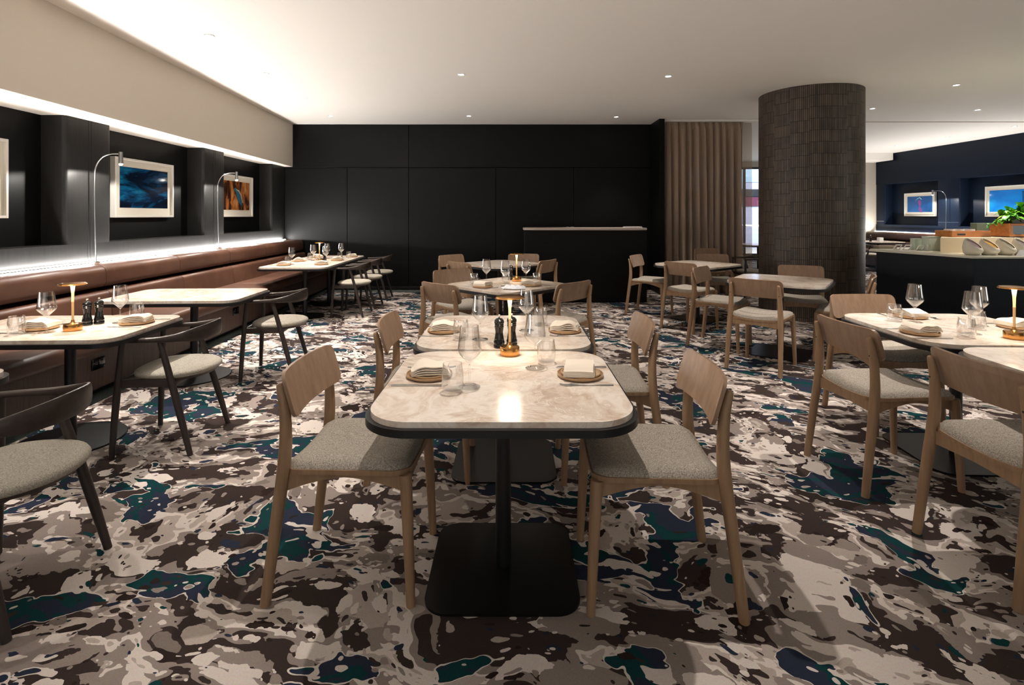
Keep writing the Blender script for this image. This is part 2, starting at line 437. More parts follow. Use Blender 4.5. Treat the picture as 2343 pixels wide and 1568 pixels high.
tag(link('street_pavement', box(nb(), 2, 16, 16.5, 22, -.1, 0), M['beige'], smooth=False), kind='structure')

# ------------------------------------------------------------------ mosaic column
m = M['mosaic'] = mat('brown_finger_mosaic', (.06, .05, .045), .5); n = N(m)
tc = n.n('ShaderNodeTexCoord'); sp = n.n('ShaderNodeSeparateXYZ', {0: tc.outputs['Object']})
ang = n.math('ARCTAN2', sp.outputs[1], sp.outputs[0]); u = n.math('MULTIPLY', ang, .6365)
sheet = n.math('FLOOR', n.math('DIVIDE', u, .2222))
wn = n.n('ShaderNodeTexWhiteNoise', {'W': sheet}, noise_dimensions='1D')
vz = n.math('ADD', sp.outputs[2], n.math('MULTIPLY', wn.outputs['Value'], .148))
cx = n.n('ShaderNodeCombineXYZ', {0: u, 1: vz, 2: 0.0})
bk = n.n('ShaderNodeTexBrick', {'Vector': cx.outputs[0], 'Color1': (*srgb(104, 91, 78), 1), 'Color2': (*srgb(58, 50, 44), 1), 'Mortar': (*srgb(30, 25, 22), 1), 'Scale': 1.0, 'Mortar Size': .0034, 'Mortar Smooth': .3, 'Bias': 0.0, 'Brick Width': .0222, 'Row Height': .148}, offset=0.0, squash=1.0)
nz = n.noise(cx.outputs[0], 6, 3)
cc = n.mix(.35, bk.outputs['Color'], n.ramp(nz.outputs[0], [(.35, srgb(64, 54, 46)), (.65, srgb(106, 92, 78))]))
n.l(n.mix(bk.outputs['Fac'], cc, srgb(24, 20, 18)), n.b.inputs['Base Color'])
nf = n.noise(cx.outputs[0], 60, 2)
n.bump(n.math('ADD', n.math('MULTIPLY', bk.outputs['Fac'], -1), n.math('MULTIPLY', nf.outputs[0], .3)), .9, .008)
bm = nb(); lathe(bm, [(0, 0), (.6365, 0), (.6365, CEIL+.02), (0, CEIL+.02)], 128)
col_o = link('mosaic_column', bm, M['mosaic']); col_o.location = (4.087, 7.2, 0)
tag(col_o, 'round floor-to-ceiling column clad in brown vertical finger mosaic tiles', 'column')

# ------------------------------------------------------------------ curtain
def curtain_mat(name, c, transp, transl=.35):
    m = bpy.data.materials.new(name); m.use_nodes = True; n = N(m); t = m.node_tree; t.nodes.remove(n.b)
    weave = n.noise(n.coord((1, 1, .2)), 300, 2)
    colr = n.mix(weave.outputs[0], tuple(v*.8 for v in c), tuple(min(v*1.15, 1) for v in c))
    d = n.n('ShaderNodeBsdfDiffuse', {'Color': colr}); tl = n.n('ShaderNodeBsdfTranslucent', {'Color': colr})
    a = n.n('ShaderNodeMixShader', {0: transl, 1: d.outputs[0], 2: tl.outputs[0]})
    tr = n.n('ShaderNodeBsdfTransparent', {'Color': (1, .97, .92, 1)})
    b = n.n('ShaderNodeMixShader', {0: transp, 1: a.outputs[0], 2: tr.outputs[0]})
    n.l(b.outputs[0], t.nodes['Material Output'].inputs[0]); return m
M['curtain'] = curtain_mat('taupe_voile', srgb(196, 176, 156), .05)
M['sheer'] = curtain_mat('sheer_voile', srgb(190, 176, 158), .62)
def curtain(name, x0, x1, y, m, folds, amp, seed, lab):
    rnd = random.Random(seed); nx = int((x1-x0)*150); nz = 24; bm = nb()
    ph = [rnd.uniform(0, 6.3) for _ in range(6)]; rows = []
    for j in range(nz+1):
        z = .02+(CEIL-.056)*j/nz; t = j/nz; row = []
        for i in range(nx+1):
            s = i/nx; a = amp*(.35+.65*(1-t)**.6)
            d = a*(sin(folds*2*pi*s+ph[0]+.8*sin(5*s+ph[1])+.5*(1-t))+.45*sin(folds*3.7*pi*s+ph[2])*(1-.5*t)+.3*sin(folds*.8*pi*s+ph[3]+1.2*t))
            if t > .965: d = .008*sin(folds*9*pi*s)
            x = x0+(x1-x0)*s+.02*sin(folds*2*pi*s+ph[4])*(1-t)-.05*(1-t)*(s-.0)*0
            row.append(bm.verts.new((x, y+d, z)))
        rows.append(row)
    for j in range(nz):
        for i in range(nx): bm.faces.new((rows[j][i], rows[j][i+1], rows[j+1][i+1], rows[j+1][i]))
    o = link(name, bm, m); 
    md = o.modifiers.new('thickness', 'SOLIDIFY'); md.thickness = .0015
    return tag(o, lab, 'curtain')
curtain('curtain', 2.66, 4.02, 9.12, M['curtain'], 11, .085, 3, 'taupe full-height voile curtain gathered in folds beside the black wall')
curtain('sheer_curtain', 4.035, 4.20, 9.2, M['sheer'], 2.2, .03, 5, 'see-through trailing edge of voile hanging between the taupe curtain and the column')
tag(link('curtain_track', box(nb(), 2.62, 4.4, 9.07, 9.22, CEIL-.03, CEIL-.001, .003, 1), M['ceil'], smooth=False), 'slim white curtain track fixed on the ceiling above the taupe curtain', 'curtain track')

# ------------------------------------------------------------------ host counter in front of the black wall
M['stone'] = mat('pale_stone_top', srgb(186, 170, 158), .3)
hc = thing('host_counter', 'tall black counter with thin pale stone top against the black wall', 'counter', (1.15, 8.46, 0))
bm = nb(); box(bm, -.955, .955, -.28, .3, .0, 1.128, .006, 2); link('body', bm, M['panel'], hc, smooth=False)
bm = nb(); poly_prism(bm, rrect(1.94, .66, .12, 8), 1.13, 1.162, .006, 2); link('countertop', bm, M['stone'], hc)
o = tag(link('spectacles', tube(tube(nb(), [(.0, 0, .012, .003), (.03, -.02, .02, .003), (.06, 0, .012, .003)], 6), [(.07, 0, .012, .003), (.10, -.02, .02, .003), (.14, 0, .012, .003)], 6), M['steel']), 'small wire object lying on the pale top of the tall black counter', 'small object'); o.location = (.85, 8.3, 1.16)
bm = nb()
for k in range(4): box(bm, -.14+.004*k, .14-.003*k, -.1, .1, .0045*k, .0045*k+.004, .001, 1)
o = tag(link('menu_stack', bm, M['paper']), 'flat stack of white menus at the right end of the tall black counter', 'menus'); o.location = (1.92, 8.36, 1.1622)

# ------------------------------------------------------------------ bench (banquette) at left
m = M['leather'] = mat('brown_leather', srgb(100, 66, 50), .42); n = N(m)
g = n.noise(n.coord(), 7, 3); n.l(n.ramp(g.outputs[0], [(.3, srgb(76, 50, 38)), (.7, srgb(90, 61, 47))]), n.b.inputs['Base Color'])
n.bump(n.noise(n.coord(), 260, 3).outputs[0], .12, .002)
m = M['fascia'] = mat('brown_timber_fascia', srgb(84, 66, 58), .5); n = N(m)
wv = n.noise(n.coord((1, 10, .5)), 8, 3); n.l(n.ramp(wv.outputs[0], [(.3, srgb(70, 54, 48)), (.7, srgb(92, 72, 64))]), n.b.inputs['Base Color'])
def bench_prof(bm, prof, y0, y1, g=XW, s=1, bev=.0):
    """extrude an (offset,z) profile along the wall line, offset measured from the wall face into the room"""
    A = [bm.verts.new((g(y0)+s*o, y0, z)) for o, z in prof]; B = [bm.verts.new((g(y1)+s*o, y1, z)) for o, z in prof]
    k = len(prof); f0 = bm.faces.new(A); f1 = bm.faces.new(B[::-1])
    for i in range(k): bm.faces.new((A[i], B[i], B[(i+1) % k], A[(i+1) % k]))
    if bev: bmesh.ops.bevel(bm, geom=list(f0.edges)+list(f1.edges), offset=bev, segments=2, affect='EDGES', profile=.5)
    return bm
def arc(cx, cz, r, a0, a1, k=6): return [(cx+r*cos(R(a0+(a1-a0)*i/k)), cz+r*sin(R(a0+(a1-a0)*i/k))) for i in range(k+1)]
seams = [-.88, .22, 1.32, 2.42, 3.52, 4.62, 5.72, 6.82, 7.92, 9.48]
def make_bench(name, label, g, s, ys, y0, y1):
    t = thing(name, label, 'bench')
    roll = arc(.30, .86, .06, 80, 0)+arc(.315, .775, .045, 0, -90)+[(.05, .73), (.05, .905)]+[(.08, .92)]
    lower = arc(.36, .66, .04, 90, 0)+[(.42, .46), (.1, .46), (.1, .70)]
    seat = [(.05, .478)]+arc(.885, .438, .04, 90, 0)+arc(.885, .40, .04, 0, -60)+[(.88, .37), (.05, .37)]
    for a, b in zip(ys, ys[1:]):
        link('backrest_roll', bench_prof(nb(), roll, a+.002, b-.002, g, s, .006), M['leather'], t)
        link('backrest_cushion', bench_prof(nb(), lower, a+.002, b-.002, g, s, .006), M['leather'], t)
        link('seat_cushion', bench_prof(nb(), seat, a+.002, b-.002, g, s, .008), M['leather'], t)
    link('frame', bench_prof(nb(), [(.0, .06), (.0, .90), (.049, .90), (.049, .369), (.80, .369), (.80, .06)], y0, y1, g, s), M['fascia'], t, smooth=False)
    link('kickboard', bench_prof(nb(), [(.0, .0), (.73, .0), (.73, .06), (.0, .06)], y0, y1, g, s), M['black_metal'], t, smooth=False)
    return t
make_bench('banquette', 'long brown leather banquette with rolled back along the left wall', XW, 1, seams, -.88, 9.48)
make_bench('banquette', 'dark brown banquette under the blue pictures along the far right wall', XR, -1, [9.0, 10.1, 11.2, 12.3, 13.4, 14.5], 9.0, 14.5)
# power outlets on the fascia
def outlet(Y, z, lab):
    t = thing('power_outlet', lab, 'power outlet', (XW(Y)+.804, Y, z), -TH*0)
    link('cover_plate', box(nb(), 0.0, .008, -.062, .062, -.042, .042, .003, 2), M['black_gloss'], t)
    for dy in (-.03, .03):
        link('switch', box(nb(), .0082, .013, dy-.009, dy+.009, .014, .03, .001, 1), M['grey_metal'], t)
        link('socket', lathe(nb(), [(0, .0), (.002, .0), (.002, .003), (0, .003)], 8, 0, 0, 0), M['steel'], t).location = (.01, dy, .0)
outlet(3.93, .25, 'black double power outlet on the bench front beneath the nearest set bench table')
outlet(6.05, .256, 'black double power outlet on the bench front beyond the empty bench table')

# ------------------------------------------------------------------ framed pictures
M['frame'] = mat('white_frame', srgb(226, 222, 214), .4); M['mat_board'] = mat('cream_mat_board', srgb(214, 208, 194), .8)
def art(name, stops, scale, nscale, rot=0, dist=1.0, detail=5):
    m = mat(name, (.1, .1, .1), .12); n = N(m)
    co = n.coord(scale, rot=(rot, 0, 0)); a = n.noise(co, nscale, detail, .6, dist)
    n.l(n.ramp(a.outputs[0], stops), n.b.inputs['Base Color']); return m
art_sea = art('dark_sea_print', [(.35, (.002, .004, .010)), (.47, (.003, .010, .03)), (.55, (.003, .05, .13)), (.66, (.01, .16, .30))], (1, .7, 2.2), 2.4, .6)
art_bird = art('amber_wildlife_print', [(.34, (.012, .006, .004)), (.46, (.06, .018, .008)), (.55, (.35, .12, .03)), (.68, (.55, .28, .10))], (1, 2.0, .8), 2.6, .2)
art_reef = art('blue_reef_print', [(.3, (.004, .06, .22)), (.5, (.006, .10, .34)), (.7, (.01, .16, .45))], (1, 1, 1), 1.6)
art_open = art('bright_blue_print', [(.3, (.0, .13, .55)), (.5, (.0, .22, .72)), (.7, (.0, .36, .80))], (1, 1, 1), 1.5)
def picture(Y, w, h, z, m, lab, side=1, extra=None):
    g = XW if side == 1 else XR; s = 1 if side == 1 else -1
    t = thing('framed_picture', lab, 'picture', (g(Y)-s*(ND-.001), Y, z), (TH if side == 1 else pi-.0246))
    fw, fd = .022, .055
    bm = nb(); box(bm, 0, fd, -w/2, -w/2+fw, -h/2, h/2, .002, 1); box(bm, 0, fd, w/2-fw, w/2, -h/2, h/2, .002, 1)
    box(bm, 0, fd, -w/2+fw, w/2-fw, -h/2, -h/2+fw, .002, 1); box(bm, 0, fd, -w/2+fw, w/2-fw, h/2-fw, h/2, .002, 1)
    link('frame', bm, M['frame'], t, smooth=False)
    link('mat_board', box(nb(), .02, .034, -w/2+fw, w/2-fw, -h/2+fw, h/2-fw), M['mat_board'], t, smooth=False)
    iw, ih = w-.19, h-.20
    p = link('print', box(nb(), .0342, .0365, -iw/2, iw/2, -ih/2+.006, ih/2+.006), m, t, smooth=False)
    if extra: extra(p)
    return t
def flat_shape(pts, x, m, parent, name):
    bm = nb(); vb = [bm.verts.new((x, a, b)) for a, b in pts]; vt = [bm.verts.new((x+.001, a, b)) for a, b in pts]
    k = len(pts); bm.faces.new(vt); bm.faces.new(vb[::-1])
    for i in range(k): bm.faces.new((vb[i], vb[(i+1) % k], vt[(i+1) % k], vt[i]))
    return link(name, bm, m, parent, smooth=False)
def ex_bird(p):
    flat_shape([(-.12, .10), (-.05, .13), (.0, .09), (.08, .05), (.14, -.06), (.17, -.16), (.05, -.10), (-.02, -.02), (-.04, .06)], .0366, mat('slate_blue_ink', (.02, .10, .16), .3), p, 'printed_figure')
    flat_shape([(-.03, .11), (.06, .09), (.13, .02), (.18, -.10), (.165, -.10), (.115, .01), (.05, .07), (-.03, .095)], .0377, mat('white_ink', (.5, .5, .45), .3), p, 'printed_highlight')
def ex_pink(p):
    flat_shape([(.02, -.2), (-.03, -.12), (-.005, -.04), (-.05, .04), (-.04, .10), (.0, .12), (.05, .09), (.06, .02), (.03, -.05), (.07, -.12), (.10, -.2)], .0366, mat('magenta_ink', (.25, .06, .28), .3), p, 'printed_figure')
    flat_shape([(.09, .13), (.02, .19), (-.06, .16), (-.15, .09), (-.07, .135), (.0, .165), (.06, .12)], .0377, mat('pale_ink', (.3, .5, .6), .3), p, 'printed_fish')
def ex_kelp(p):
    flat_shape([(.30, .20), (.20, .20), (.21, -.20), (.31, -.20)], .0366, mat('deep_blue_ink', (.0, .08, .25), .3), p, 'printed_post')
picture(3.745, 1.01, .64, 1.657, art_sea, 'white framed picture cut off by the left edge of the photo')
picture(5.96, 1.01, .64, 1.657, art_sea, 'white framed dark blue sea print in the middle niche of the left wall')
picture(8.12, 1.01, .64, 1.657, art_bird, 'white framed amber wildlife print in the niche nearest the black wall', extra=ex_bird)
picture(13.33, 1.03, .60, 1.637, art_reef, 'white framed blue print with a pink figure in the far right niche', 2, ex_pink)
picture(10.90, 1.30, .66, 1.66, art_open, 'white framed bright blue print behind the potted plant at right', 2, ex_kelp)

# ------------------------------------------------------------------ arc wall lamps on the bench back
def arc_lamp(x, y, z, dirx, hz, lab, reach=.23, energy=42):
    t = thing('arc_lamp', lab, 'lamp', (x, y, z))
    link('base', lathe(nb(), [(0, 0), (.032, 0), (.032, .008), (.012, .014), (.0, .014)], 20), M['steel'], t)
    pts = [(0, 0, .01, .0065), (-.012*dirx, 0, .35, .006), (-.018*dirx, 0, hz-.26, .006), (-.005*dirx, 0, hz-.13, .006), (.05*dirx, 0, hz-.04, .0055), (.13*dirx, 0, hz-.005, .0055), ((reach-.01)*dirx, 0, hz-.005, .0055)]
    link('stem', tube(nb(), smooth_path(pts, 6), 10), M['steel'], t)
    h = link('lamp_head', lathe(nb(), [(0, .05), (.018, .05), (.018, -.06), (.015, -.06), (.015, -.03), (0, -.03)], 20), M['steel'], t); h.location = (reach*dirx, 0, hz-.035)
    b = link('bulb', lathe(nb(), [(0, -.076), (.008, -.075), (.0145, -.068), (.0145, -.045), (0, -.045)], 14), M['bulb_on'], h)
    light('arc_lamp_beam', 'SPOT', (reach*dirx, 0, hz-.125), energy, (1, .95, .87), (0, 0, 0), t, spot_size=R(168), spot_blend=.12, shadow_soft_size=.015)
arc_lamp(-3.877, 4.89, .921, 1, 1.015, 'slim steel arc lamp on the bench back beside the dark blue sea picture')
arc_lamp(-3.967, 7.098, .921, 1, 1.015, 'slim steel arc lamp on the bench back beside the amber picture', .24)
arc_lamp(10.10, 12.22, .921, -1, 1.015, 'slim steel arc lamp between the two blue pictures on the right wall', .30)

# ------------------------------------------------------------------ ceiling downlights
def downlight(x, y, lab, e=95, size=72):
    t = thing('ceiling_downlight', lab, 'ceiling light', (x, y, CEIL), 0, 'recessed ceiling downlights')
    link('trim_ring', lathe(nb(), [(.030, -.001), (.046, -.001), (.046, -.005), (.040, -.007), (.030, -.003)], 24), M['white'], t)
    link('lens', lathe(nb(), [(0, -.002), (.031, -.002), (.031, -.0005), (0, -.0005)], 20), M['lamp_on'], t)
    light('downlight_beam', 'SPOT', (0, 0, -.03), e, WARM, (0, 0, 0), t, spot_size=R(size), spot_blend=.55, shadow_soft_size=.035)
DL = [(-2.794, 4.841, 'downlight nearest the camera in the row above the banquette'), (-2.887, 6.137, 'second downlight from the camera above the banquette'),
      (-2.949, 7.442, 'third downlight from the camera above the banquette'), (-3.021, 8.747, 'downlight in front of the black wall at its far left'),
      (-.599, 6.175, 'ceiling downlight at top centre above the middle tables'), (-.718, 8.747, 'downlight in front of the middle of the black wall'),
      (1.754, 8.825, 'downlight above the tall black counter'), (1.863, 6.252, 'ceiling downlight between the middle tables and the column'),
      (5.65, 6.67, 'ceiling downlight just right of the mosaic column, above the buffet'), (5.593, 8.14, 'small ceiling downlight close beside the right edge of the mosaic column'),
      (7.318, 8.241, 'ceiling downlight behind the buffet before the ceiling line'), (9.365, 9.776, 'downlight at the far right edge beyond the ceiling line'),
      (9.146, 12.465, 'farthest small downlight near the navy right wall'), (9.252, 11.142, 'small downlight between two others along the navy right wall')]
for x, y, l in DL:
    e = 175 if x > -2 else 330
    if y > 8.6 and x < 3: e = 46
    if abs(x-1.8) < .2: e = 230 if y < 7 else 110
    downlight(x, y, l, e)
for x, y, e in [(-2.75, 3.45, 330), (-2.3, 2.1, 60), (-.62, 3.85, 170), (1.6, 3.9, 120), (-.02, 2.25, 145), (2.62, 2.95, 200), (3.05, 3.98, 210), (5.65, 5.5, 220), (6.2, 12, 120)]:
    light('unseen_overhead_spot', 'SPOT', (x, y, CEIL-.02), e, WARM, (0, 0, 0), None, spot_size=R(64), spot_blend=.6, shadow_soft_size=.022)  # spots without fixtures: some continue the ceiling rows, others added for more light

# ------------------------------------------------------------------ oak dining chair
def make_oak_chair():
    t = thing('oak_dining_chair', '', 'chair')
    def rear(s):
        pts = [(-.262, s*.222, 0, .018), (-.232, s*.216, .24, .0205), (-.203, s*.208, .47, .0225), (-.198, s*.203, .58, .021), (-.205, s*.199, .68, .0185), (-.221, s*.197, .752, .0135), (-.224, s*.197, .765, .008)]
        return tube(nb(), smooth_path(pts, 4), 16)
    def front(s):
        pts = [(.247, s*.209, 0, .0155), (.238, s*.203, .20, .0185), (.228, s*.196, .40, .0215), (.224, s*.194, .452, .022)]
        return tube(nb(), smooth_path(pts, 3), 16)
    for s in (-1, 1): link('leg', rear(s), M['oak_leg'], t)
    for s in (-1, 1): link('leg', front(s), M['oak_leg'], t)
    # backrest: bent ply plate in front of the posts
    def f(u, v):
        y = (u-.5)*.448; zz = .648+v*.158
        # round corners
        r = .035; ey = abs(y)-(.224-r); top = zz-(.806-r); bot = (.648+r)-zz
        if ey > 0 and top > 0:
            L = sqrt(ey*ey+top*top)
            if L > 0: k = min(1, max(ey, top)/L); ey2, tp2 = ey*k, top*k; y = math.copysign(.224-r+ey2, y); zz = .806-r+tp2
        elif ey > 0 and bot > 0:
            L = sqrt(ey*ey+bot*bot)
            if L > 0: k = min(1, max(ey, bot)/L); y = math.copysign(.224-r+ey*k, y); zz = .648+r-bot*k
        x = -.150-(zz-.648)*.29-.030*(1-(y/.224)**2)
        return Vector((x, y, zz))
    link('backrest', shell_grid(nb(), f, 26, 10, lambda u, v: Vector((-.013, 0, -.002))), M['oak_back'], t)
    # seat: ply board dished across, upholstered pad on top
    def sx(u): return -.212+u*.452
    def seat_surf(z, inset, crown=0):
        def g(u, v):
            x = sx(u); hw = .222-.008*u*0
            y = (v-.5)*2
            # superellipse-ish corners
            uu = u*2-1; lim = 1-.10*max(0, (abs(uu)-.75)/.25)**2
            yy = y*hw*lim; xx = x if abs(y) < .8 else x-(.02*((abs(y)-.8)/.2)**2)*(1 if uu > 0 else -1)*abs(uu)**3
            xx = .014+(xx-.014)*(1-inset/.22); yy = yy*(1-inset/.22)
            dish = .018*(abs(yy)/.21)**2-.018
            return Vector((xx, yy, z+dish+crown*(1-abs(uu)**6)*(1-abs(y)**6)))
        return g
    link('seat_board', shell_grid(nb(), seat_surf(.454, 0), 14, 14, lambda u, v: Vector((0, 0, .017))), M['oak_leg'], t)
    cush = shell_grid(nb(), seat_surf(.4715, .006), 18, 18, lambda u, v: Vector((-(u-.5)*.014, -(v-.5)*.014, .016+.020*(1-abs(u*2-1)**8)*(1-abs(v*2-1)**8))))
    link('seat_cushion', cush, M['fabric'], t, ang=70)
    # aprons, arched underneath
    def apron(p0, p1, depth, mid, th=.02, zt=.4535, dip=0):
        bm = nb(); K = 14; d = Vector((p1[0]-p0[0], p1[1]-p0[1], 0)); nn = Vector((-d.y, d.x, 0)).normalized()*th/2
        R_ = []
        for i in range(K+1):
            s = i/K; c = Vector((p0[0], p0[1], 0))+d*s
            dz = -dip*(1-(2*s-1)**2)
            lo = zt-mid-(depth-mid)*abs(2*s-1)**1.6; hi = zt
            R_.append([bm.verts.new(c+nn+Vector((0, 0, hi+dz))), bm.verts.new(c-nn+Vector((0, 0, hi+dz))), bm.verts.new(c-nn+Vector((0, 0, lo+dz*.5))), bm.verts.new(c+nn+Vector((0, 0, lo+dz*.5)))])
        for a, b in zip(R_, R_[1:]):
            for k in range(4): bm.faces.new((a[k], a[(k+1) % 4], b[(k+1) % 4], b[k]))
        bm.faces.new(R_[0]); bm.faces.new(R_[-1][::-1]); return bm
    for s in (-1, 1): link('side_apron', apron((-.205, s*.198), (.225, s*.186), .066, .014), M['oak_leg'], t, smooth=False)
    link('front_apron', apron((.222, -.19), (.222, .19), .05, .03, dip=.017), M['oak_leg'], t, smooth=False)
    link('rear_apron', apron((-.198, -.2), (-.198, .2), .06, .042, dip=.017), M['oak_leg'], t, smooth=False)
    for s in (-1, 1):
        b = link('screw_cap', lathe(nb(), [(0, 0), (.004, 0), (.004, .001), (0, .001)], 8), M['black_metal'], t); b.rotation_euler = (0, R(-90), 0); b.location = (-.2235, s*.2, .675)
    return t
oak = Spawner(make_oak_chair())
D = pi/180
OG = 'light oak dining chairs'
for x, y, a, l in [
    (-.592, 2.044, -2, 'light oak chair at the left of the nearest centre table, closest to camera'),
    (.524, 1.985, 177.6, 'light oak chair at the right of the nearest centre table, closest to camera'),
    (-.475, 2.87, 1, 'light oak chair left of the second centre table, behind the near left chair'),
    (.512, 2.85, 179, 'light oak chair right of the second centre table, behind the near right chair'),
    (-.466, 4.447, 49, 'oak chair seen from behind at the left corner of the third centre table'),
    (.382, 4.53, 134, 'oak chair seen from behind at the right corner of the third centre table'),
    (-.497, 5.25, -52, 'pinkish oak chair facing the camera behind the third centre table'),
    (-.714, 7.257, -43, 'farthest left oak chair at the empty fourth centre table, facing the camera'),
    (-.49, 6.385, 43, 'oak chair with its back to the camera at the left of the fourth centre table'),
    (.14, 7.37, -98, 'oak chair facing the camera behind the fourth centre table, under the brass lamp line'),
    (.28, 6.655, 147, 'oak chair seen from behind at the right of the fourth centre table'),
    (1.905, 7.25, -34, 'lone oak chair in profile at the far left of the table by the curtain'),
    (2.15, 6.335, 36, 'oak chair with its back to the camera at the table by the curtain'),
    (2.18, 5.50, -40, 'oak chair in profile left of the empty table before the column'),
    (2.25, 4.72, 48, 'oak chair with its back to the camera at the empty table before the column'),
    (3.11, 5.62, -114, 'oak chair facing the camera in front of the mosaic column'),
    (3.14, 4.93, 146, 'oak chair seen edge-on between the column table and the set table at right'),
    (2.86, 7.34, -95, 'oak chair facing the camera behind the table by the curtain'),
    (3.30, 8.62, -80, 'farthest dim oak chair right against the taupe curtain'),
    (2.45, 3.475, -90, 'oak chair facing the camera behind the set table at right'),
    (1.95, 2.77, 4, 'oak chair with its back to the camera left of the set table at right'),
    (2.0, 2.03, 1, 'nearest right oak chair, cut off by the right edge of the photo')]:
    oak((x, y, 0), a*D, l, OG)

# ------------------------------------------------------------------ dark armchair
def make_armchair():
    t = thing('dark_armchair', '', 'armchair')
    for s in (-1, 1):
        link('leg', tube(nb(), smooth_path([(.205, s*.235, 0, .0145), (.19, s*.222, .3, .0185), (.168, s*.203, .638, .0165)], 4), 14), M['dark_leg'], t)
        link('leg', tube(nb(), smooth_path([(-.215, s*.236, 0, .0145), (-.135, s*.222, .3, .0195), (-.035, s*.203, .638, .0155)], 4), 14), M['dark_leg'], t)
    half = [(.185, .2, .648, .017, .011), (.10, .211, .650, .019, .0125), (-.02, .216, .653, .018, .015), (-.12, .205, .660, .014, .024), (-.195, .155, .667, .011, .038), (-.235, .08, .672, .010, .045), (-.246, 0, .674, .010, .047)]
    path = smooth_path(half+[(x, -y, z, a, b) for x, y, z, a, b in half[-2::-1]], 5)
    link('arm_rail', sweep_oval(nb(), path, 16, 3.2), M['dark_wood'], t)
    # seat: D-shaped pad
    def outline(k, grow=0):
        pts = []
        for i in range(k):
            th = 2*pi*i/k; c, s = cos(th), sin(th)
            ex = 2.6 if c > 0 else 2.05
            rr = (abs(c)**ex+abs(s)**ex)**(-1/ex)
            pts.append((-.045+(.215+grow)*c*rr, (.222+grow)*s*rr))
        return pts
    def pad(levels):
        bm = nb(); rings = []
        for g, z in levels: rings.append([bm.verts.new((x, y, z)) for x, y in outline(48, g)])
        for a, b in zip(rings, rings[1:]):
            for i in range(48): bm.faces.new((a[i], a[(i+1) % 48], b[(i+1) % 48], b[i]))
        bm.faces.new(rings[0][::-1]); bm.faces.new(rings[-1]); return bm
    link('seat_pad', pad([(-.03, .428), (-.008, .430), (0, .438), (.002, .448), (-.004, .458), (-.018, .465), (-.05, .469), (-.11, .471)]), M['fabric2'], t, ang=80)
    link('seat_base', pad([(-.05, .405), (-.03, .41), (-.02, .4275)]), M['dark_wood'], t)
    for s in (-1, 1): link('side_rail', box(nb(), -.10, .19, s*.207-.011, s*.207+.011, .385, .43, .004, 2), M['dark_wood'], t)
    link('front_rail', box(nb(), .165, .187, -.205, .205, .385, .43, .004, 2), M['dark_wood'], t)
    link('rear_rail', box(nb(), -.105, -.083, -.2, .2, .375, .41, .004, 2), M['dark_wood'], t)
    return t
arm = Spawner(make_armchair())
AG = 'dark armchairs along the bench tables'
for x, y, a, l in [(-1.845, 1.89, 184.6, 'dark armchair cut off at the lower left edge of the photo'),
                   (-2.057, 3.187, 185, 'dark armchair at the bench table with the brass lamp'),
                   (-2.043, 4.54, 187, 'dark armchair at the empty bench table'),
                   (-2.2, 7.2, 181, 'nearest of three dark armchairs at the long far bench table'),
                   (-2.2, 7.82, 181, 'middle of three dark armchairs at the long far bench table'),
                   (-2.2, 8.52, 183, 'farthest of three dark armchairs, closest to the black wall'),
                   (3.90, 8.62, 184, 'lone dark armchair beyond the tables, between curtain and column')]:
    arm((x, y, 0), a*D, l, AG)

# ------------------------------------------------------------------ tables
def make_table(w, d, r, base, zt=.722, bw=.55, off=0, poles=((0, 0),)):
    t = thing('dining_table', '', 'table')
    bm = nb(); poly_prism(bm, rrect(w, d, r, 14), zt-.019, zt, .0035, 2); link('marble_top', bm, M['marble'], t)
    bm = nb(); poly_prism(bm, rrect(w+.034, d+.034, r+.017, 14), zt-.044, zt-.0192, .004, 2); link('metal_rim', bm, M['black_metal'], t)
    for px, py in poles:
        link('pole', tube(nb(), [(px, py+off, .008, .03), (px, py+off, zt-.044, .03)], 24), M['black_metal'], t)
        if base == 'square': bm = poly_prism(nb(), rrect(bw, bw*.96, .085, 10, px, py+off), 0, .009, .002, 2)
        else: bm = lathe(nb(), [(0, 0), (bw/2, 0), (bw/2, .006), (bw/2-.003, .009), (0, .009)], 56, px, py+off)
        link('base_plate', bm, M['grey_metal'], t)
    return t
tq = Spawner(make_table(.875, .845, .15, 'square'))
TG = 'square marble pedestal tables'
for x, y, a, l in [(-.034, 2.04, 0, 'nearest centre table, square marble top with black rim, set for two'),
                   (-.042, 2.920, 0, 'second centre table with marble top, set for two beside the pepper mills'),
                   (-.05, 4.87, 45, 'third centre table turned diagonally, set with lamp and crumpled white napkin'),
                   (-.16, 6.98, 45, 'empty fourth centre table nearest the black wall'),
                   (2.44, 6.9, 38, 'empty marble table in front of the taupe curtain'),
                   (2.655, 5.19, 53, 'empty marble table in front of the mosaic column'),
                   (2.53, 2.99, -2, 'set marble table at right with brass lamp'),
                   (2.53, 2.106, -2, 'marble table at right whose corner is cut by the photo edge, nearest camera')]:
    tq((x, y, 0), a*D, l, TG)
tl = Spawner(make_table(1.06, .70, .10, 'round', .705, .56, .08))
BG = 'marble bench tables'
tl((-2.66, 3.085, 0), 2.3*D, 'marble bench table with brass lamp, glasses and pepper mills at left', BG)
tl((-2.68, 4.35, 0), 2.3*D, 'empty marble bench table between the two set ones', BG)
tl((-2.64, 1.88, 0), 2.3*D, 'bench table at the left photo edge with only its corner showing', BG)
tl3 = make_table(.86, 1.99, .10, 'round', .705, .5, 0, ((0, -.5), (0, .5)))
tl3.location = (-2.80, 7.56, 0); tl3['label'] = 'long far marble bench table set for six near the black wall'; tl3.rotation_euler = (0, 0, 1.5*D)

